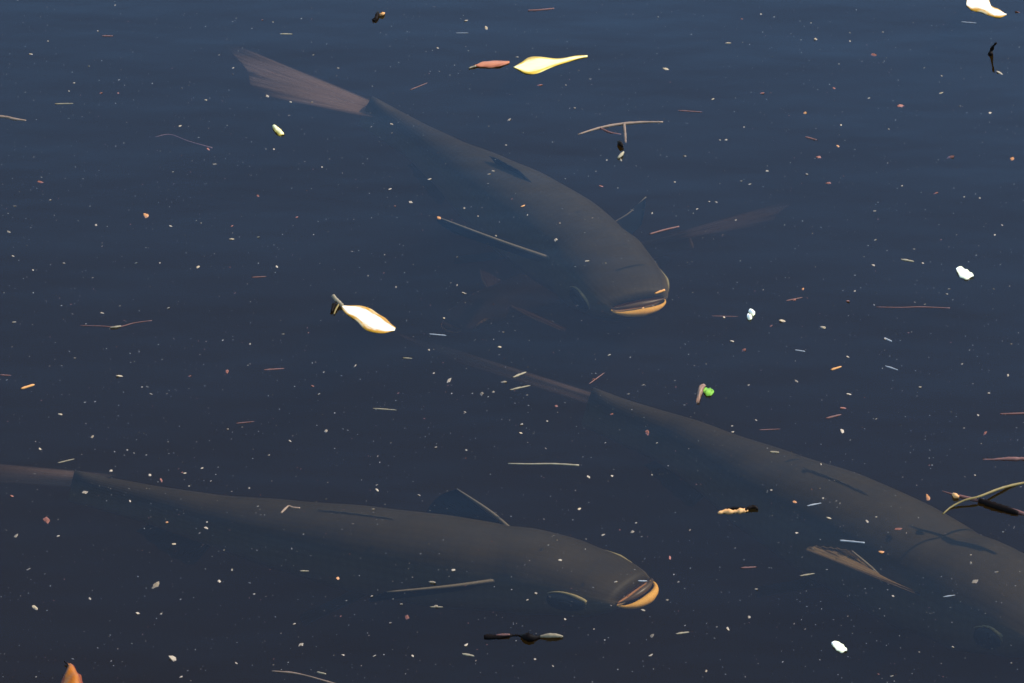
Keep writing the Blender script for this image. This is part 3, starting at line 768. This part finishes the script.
def specks(kind, pts):
    name, label, cat, group, mk = KIND[kind]
    for p in pts:
        x, y = p[0], p[1]
        s = p[2] if len(p) > 2 else rng.uniform(2.2, 3.4)
        o = bpy.data.objects.new(name, rng.choice(FL[kind]))
        COL.objects.link(o)
        loc = at(x, y, 0.0)
        o.location = loc
        mm = s * 0.00063 * rng.uniform(0.75, 1.15)
        o.scale = (mm * rng.uniform(1.3, 2.2), mm * rng.uniform(1.2, 2.0), mm * 1.5)
        o.rotation_euler = (rng.uniform(-0.4, 0.4), rng.uniform(-0.4, 0.4), rng.uniform(0, 6.28))
        tag(o, label, cat, group)

specks('w', [(31, 54, 4), (98, 31), (115, 5), (48, 41), (74, 83), (69, 91), (89, 66), (219, 55), (233, 68), (233, 74), (182, 88), (267, 96, 4),
 (291, 102), (312, 102), (313, 55), (338, 68), (273, 22), (274, 149), (173, 172, 3.6), (50, 200), (15, 206), (9, 232, 4), (171, 226), (215, 164), (322, 167), (201, 223),
 (466, 20.5, 3.6), (438, 48), (658, 17), (517, 57), (566, 85), (590, 79), (575, 108), (684, 156), (675, 182), (618, 188), (506, 145), (392, 124), (392, 133, 3.5), (390, 189, 3.5),
 (411, 202, 3.5), (464, 208, 3.5), (478, 216), (430, 179), (489, 174), (493, 171), (560, 223, 3.5), (607, 160), (509, 120), (652, 213),
 (811, 23), (761, 14), (839, 64), (924, 68), (942, 76), (869, 98), (960, 106), (744, 127), (990, 113), (767, 171), (807, 174, 3.6), (750, 184), (741, 181), (902, 186), (964, 197), (980, 198),
 (709, 201.5), (716, 202), (875, 211), (697, 209), (736, 220), (1002, 225), (883, 32), (850, 33), (685, 156), (720, 140), (726, 140), (850, 41),
 (64, 263, 4), (136, 263), (160, 263), (170, 226), (33, 270), (277, 267, 4), (168, 308, 4.2), (102, 313), (120, 306), (14, 322, 3.6), (75, 358), (283, 334), (250, 344), (142, 387), (151, 394),
 (326, 431, 3.8), (228, 429), (324, 372), (127, 450), (134, 453), (319, 394), (290, 441), (168, 442), (96, 225), (13, 256),
 (496, 236), (556, 240, 3.4), (587, 261, 3.6), (606, 263), (457, 257), (368, 276), (396, 287), (457, 285), (464, 293, 4), (449, 380, 4.5), (429, 350), (434, 373), (482, 394, 3.6), (493, 392, 3.6), (503, 332),
 (527, 395), (522, 424, 3.6), (547, 421, 3.6), (628, 394, 3.8), (609, 355, 3.6), (643, 385), (436, 447), (466, 450), (355, 366), (465, 412), (657, 443),
 (873, 265, 4.4), (923, 263), (914, 249), (875, 240), (724, 317), (732, 341, 4.2), (796, 381, 3.6), (849, 394, 4), (989, 393, 3.4), (978, 415), (876, 419), (842, 431, 3.4), (733, 432, 4), (732, 426), (949, 289), (947, 294),
 (962, 364), (994, 289), (995, 235), (964, 428), (855, 291), (749, 385), (848, 357), (886, 339, 4), (756, 420),
 (16, 536, 4), (58, 536), (29, 569, 4.4), (90, 599, 3.6), (173, 658, 6), (36, 677), (150, 475, 3.8), (189, 486), (207, 522), (206, 528), (130, 501), (85, 492, 4), (111, 471), (254, 594), (161, 614),
 (219, 581), (301, 645, 4), (249, 488), (269, 455), (202, 468), (185, 473), (211, 481), (326, 499), (294, 624), (236, 663), (181, 677), (138, 613), (343, 655),
 (377, 490, 4.6), (377, 485), (373, 509, 3.6), (419, 495, 4), (372, 596), (401, 604), (466, 645), (390, 623), (560, 560, 4), (616, 582, 4.6), (527, 600), (536, 593), (453, 570), (632, 532, 4), (643, 610, 4), (565, 619, 3.4),
 (652, 636, 3.8), (594, 629), (651, 655), (553, 666), (535, 659), (612, 476, 3.4), (589, 477, 3.4), (652, 475), (603, 535), (413, 656), (374, 656), (586, 539), (636, 523), (678, 582), (429, 544),
 (771, 490), (823, 498), (797, 533), (1003, 532), (997, 572, 3.6), (971, 563), (893, 596), (756, 589), (749, 617), (717, 627), (728, 629), (1011, 663), (919, 652), (953, 647), (892, 676), (821, 464), (975, 475), (971, 555), (876, 517), (867, 521), (975, 581, 5)])
specks('t', [(206, 100, 4), (180, 126), (486, 28, 4.4), (666, 69, 6), (816, 39, 4.6), (941, 93), (713, 99), (889, 129), (841, 125, 4), (198, 267, 6), (258, 237, 3.6), (120, 376, 4), (60, 414, 4), (92, 437, 4.5), (40, 449, 3.6),
 (444, 318, 4), (500, 347, 4.6), (504, 382, 5), (521, 433, 4.4), (783, 321, 5), (823, 327, 4), (920, 387, 4), (1008, 375, 4), (156, 585, 7.5), (174, 544, 4.2), (432, 582, 6), (579, 509, 3.6), (829, 518, 3.6), (728, 43, 5), (1000, 73, 5), (224, 550), (232, 570), (232, 239, 5), (436, 606, 5), (35, 608, 6.5), (621, 160, 3.4), (706, 671), (667, 600, 3)])
specks('r', [(262, 20), (101, 93), (118, 93), (40, 182, 5), (208, 149, 4), (232, 226), (297, 217), (258, 196), (540, 85, 5.5), (395, 206), (601, 186), (742, 19), (874, 55, 5), (900, 106, 6), (834, 88, 4), (762, 93, 4), (819, 157, 4.4), (951, 157, 6.5), (829, 183, 4),
 (190, 376, 4.4), (227, 371, 4.4), (313, 386), (612, 414, 4), (647, 432, 4.4), (556, 406, 3.4), (771, 326, 4), (744, 350, 6), (848, 301, 5.5), (843, 408, 5), (794, 300, 5), (985, 433, 4), (46, 520, 7), (12, 496, 4), (407, 617, 5), (670, 558, 4.2), (898, 529, 4.4), (1018, 12, 5), (936, 193), (595, 379, 3), (161, 480, 2.5)])
specks('o', [(146, 215, 5), (439, 218, 4.6), (523, 206, 5), (805, 113, 5), (838, 146, 6), (1012, 159, 5.5), (803, 289, 4.4), (167, 522, 5.5), (338, 578, 4.6), (795, 502, 5), (928, 497, 4.6), (882, 552, 4), (643, 308, 3.4)])

SLM = {k: [sliver_mesh(s * 5 + i, M[m], n) for s in range(3)] for i, (k, n, m) in enumerate((('t', 'straw_fragment', 'straw'), ('r', 'twig_fragment', 'barkred'), ('o', 'twig_fragment', 'amber'), ('w', 'straw_fragment', 'strawwhite')))}
SLK = {'t': ('straw_fragment', 'short sliver of tan straw lying flat on the dark water', 'straw', 'tan straw slivers afloat'),
       'w': ('straw_fragment', 'short sliver of bleached straw lying flat on the dark water', 'straw', 'bleached straw slivers afloat'),
       'r': ('twig_fragment', 'short sliver of reddish twig lying flat on the dark water', 'twig', 'reddish twig slivers afloat'),
       'o': ('twig_fragment', 'short sliver of orange bark lying flat on the dark water', 'bark', 'orange bark slivers afloat')}
def slivers(kind, pts):
    name, label, cat, group = SLK[kind]
    for x0, y0, x1, y1, w in pts:
        a, b_ = at(x0, y0), at(x1, y1)
        o = bpy.data.objects.new(name, rng.choice(SLM[kind]))
        COL.objects.link(o)
        o.location = (a + b_) * 0.5
        d = b_ - a
        k = w * 0.00125
        o.scale = (d.length * 0.9, k, k * 0.8)
        o.rotation_euler = (0, 0, math.atan2(d.y, d.x))
        tag(o, label, cat, group)
slivers('t', [(55, 104, 73, 103.5, 1.6), (403, 358, 412, 358.5, 1.4), (373, 408.5, 396, 410, 1.2), (513, 377.5, 526, 372, 2.2), (510, 390, 530, 385.5, 1.8), (770, 452, 779, 452.4, 2.2), (901, 259.5, 914, 261.5, 2.2),
 (58, 463, 74, 459, 1.4), (462, 654, 474, 656, 2.0), (676, 634, 689, 632, 1.8), (800, 576, 814, 573.5, 1.4), (280, 34, 292, 34, 1.4), (430, 607, 443, 607, 1.4), (300, 571, 309, 571, 1.2)])
slivers('w', [(429, 334, 446, 335.5, 1.4), (884, 338, 892, 341.5, 1.8), (885, 366, 898, 370, 1.6), (795, 350, 805, 351.5, 1.5), (807, 506, 821, 503, 1.4), (456, 33, 468, 33, 1.2), (961, 22, 976, 23, 1.4), (943, 597, 955, 595, 1.2), (638, 581, 647, 581, 1.4)])
slivers('r', [(102, 36, 113, 36, 1.8), (678, 110.5, 702, 112, 1.3), (805, 137, 817, 140, 2.0), (252, 277.5, 266, 276.5, 1.4), (264, 370, 284, 368.5, 1.5), (236, 423.5, 254, 421.5, 1.2), (0, 375, 11, 375.5, 1.4), (826, 418.5, 841, 414.5, 2.0), (786, 301, 802, 297.5, 1.6), (410, 90, 427, 83, 1.2), (741, 568, 756, 567, 1.6), (759, 430, 780, 429, 0.9), (589, 384, 604, 373, 1.0), (712, 316, 738, 316.5, 0.7)])
slivers('o', [(21, 389, 34, 384.5, 3.0), (831, 370, 841, 366.5, 2.4)])

# fine dust on the water: nobody could count it
dm, nt, N, Lk, b = new_mat('floating_dust')
vc = N.new('ShaderNodeVertexColor'); vc.layer_name = 'tone'
Lk.new(vc.outputs[0], b.inputs['Base Color']); b.inputs['Roughness'].default_value = 0.7; b.inputs['Specular IOR Level'].default_value = 0.2
V, F, C = [], [], []
for i in range(7000):
    x = rng.uniform(-160, 1184); y = rng.uniform(-120, 800)
    p = at(x, y, -0.012 * rng.random() ** 3)
    s = 0.00030 + 0.00042 * rng.random() ** 2.5
    a = rng.uniform(0, 6.28); st = rng.choice((1, 1, 1, 1.6, 2.4))
    ca, sa = math.cos(a), math.sin(a)
    tone = rng.random()
    col = (0.52, 0.45, 0.36) if tone < 0.55 else ((0.42, 0.30, 0.19) if tone < 0.85 else (0.36, 0.12, 0.07))
    f = rng.uniform(0.10, 0.60)
    n0 = len(V)
    for dx, dy, dz in ((st, 0, 0), (0, 1, 0), (-st, 0, 0), (0, -1, 0), (0, 0, 0.7), (0, 0, -0.7)):
        dx *= s * rng.uniform(0.7, 1.3); dy *= s * rng.uniform(0.7, 1.3); dz *= s
        V.append((p.x + dx * ca - dy * sa, p.y + dx * sa + dy * ca, p.z + dz)); C.append((col[0] * f, col[1] * f, col[2] * f, 1))
    for q in range(4):
        F.append((n0 + q, n0 + (q + 1) % 4, n0 + 4)); F.append((n0 + (q + 1) % 4, n0 + q, n0 + 5))
dust = mesh_obj('floating_dust', V, F, dm, smooth=False)
ca = dust.data.color_attributes.new('tone', 'FLOAT_COLOR', 'POINT')
for i, c_ in enumerate(C): ca.data[i].color = c_
tag(dust, 'fine pale dust and pollen scattered over the dark water', 'dust', kind='stuff')
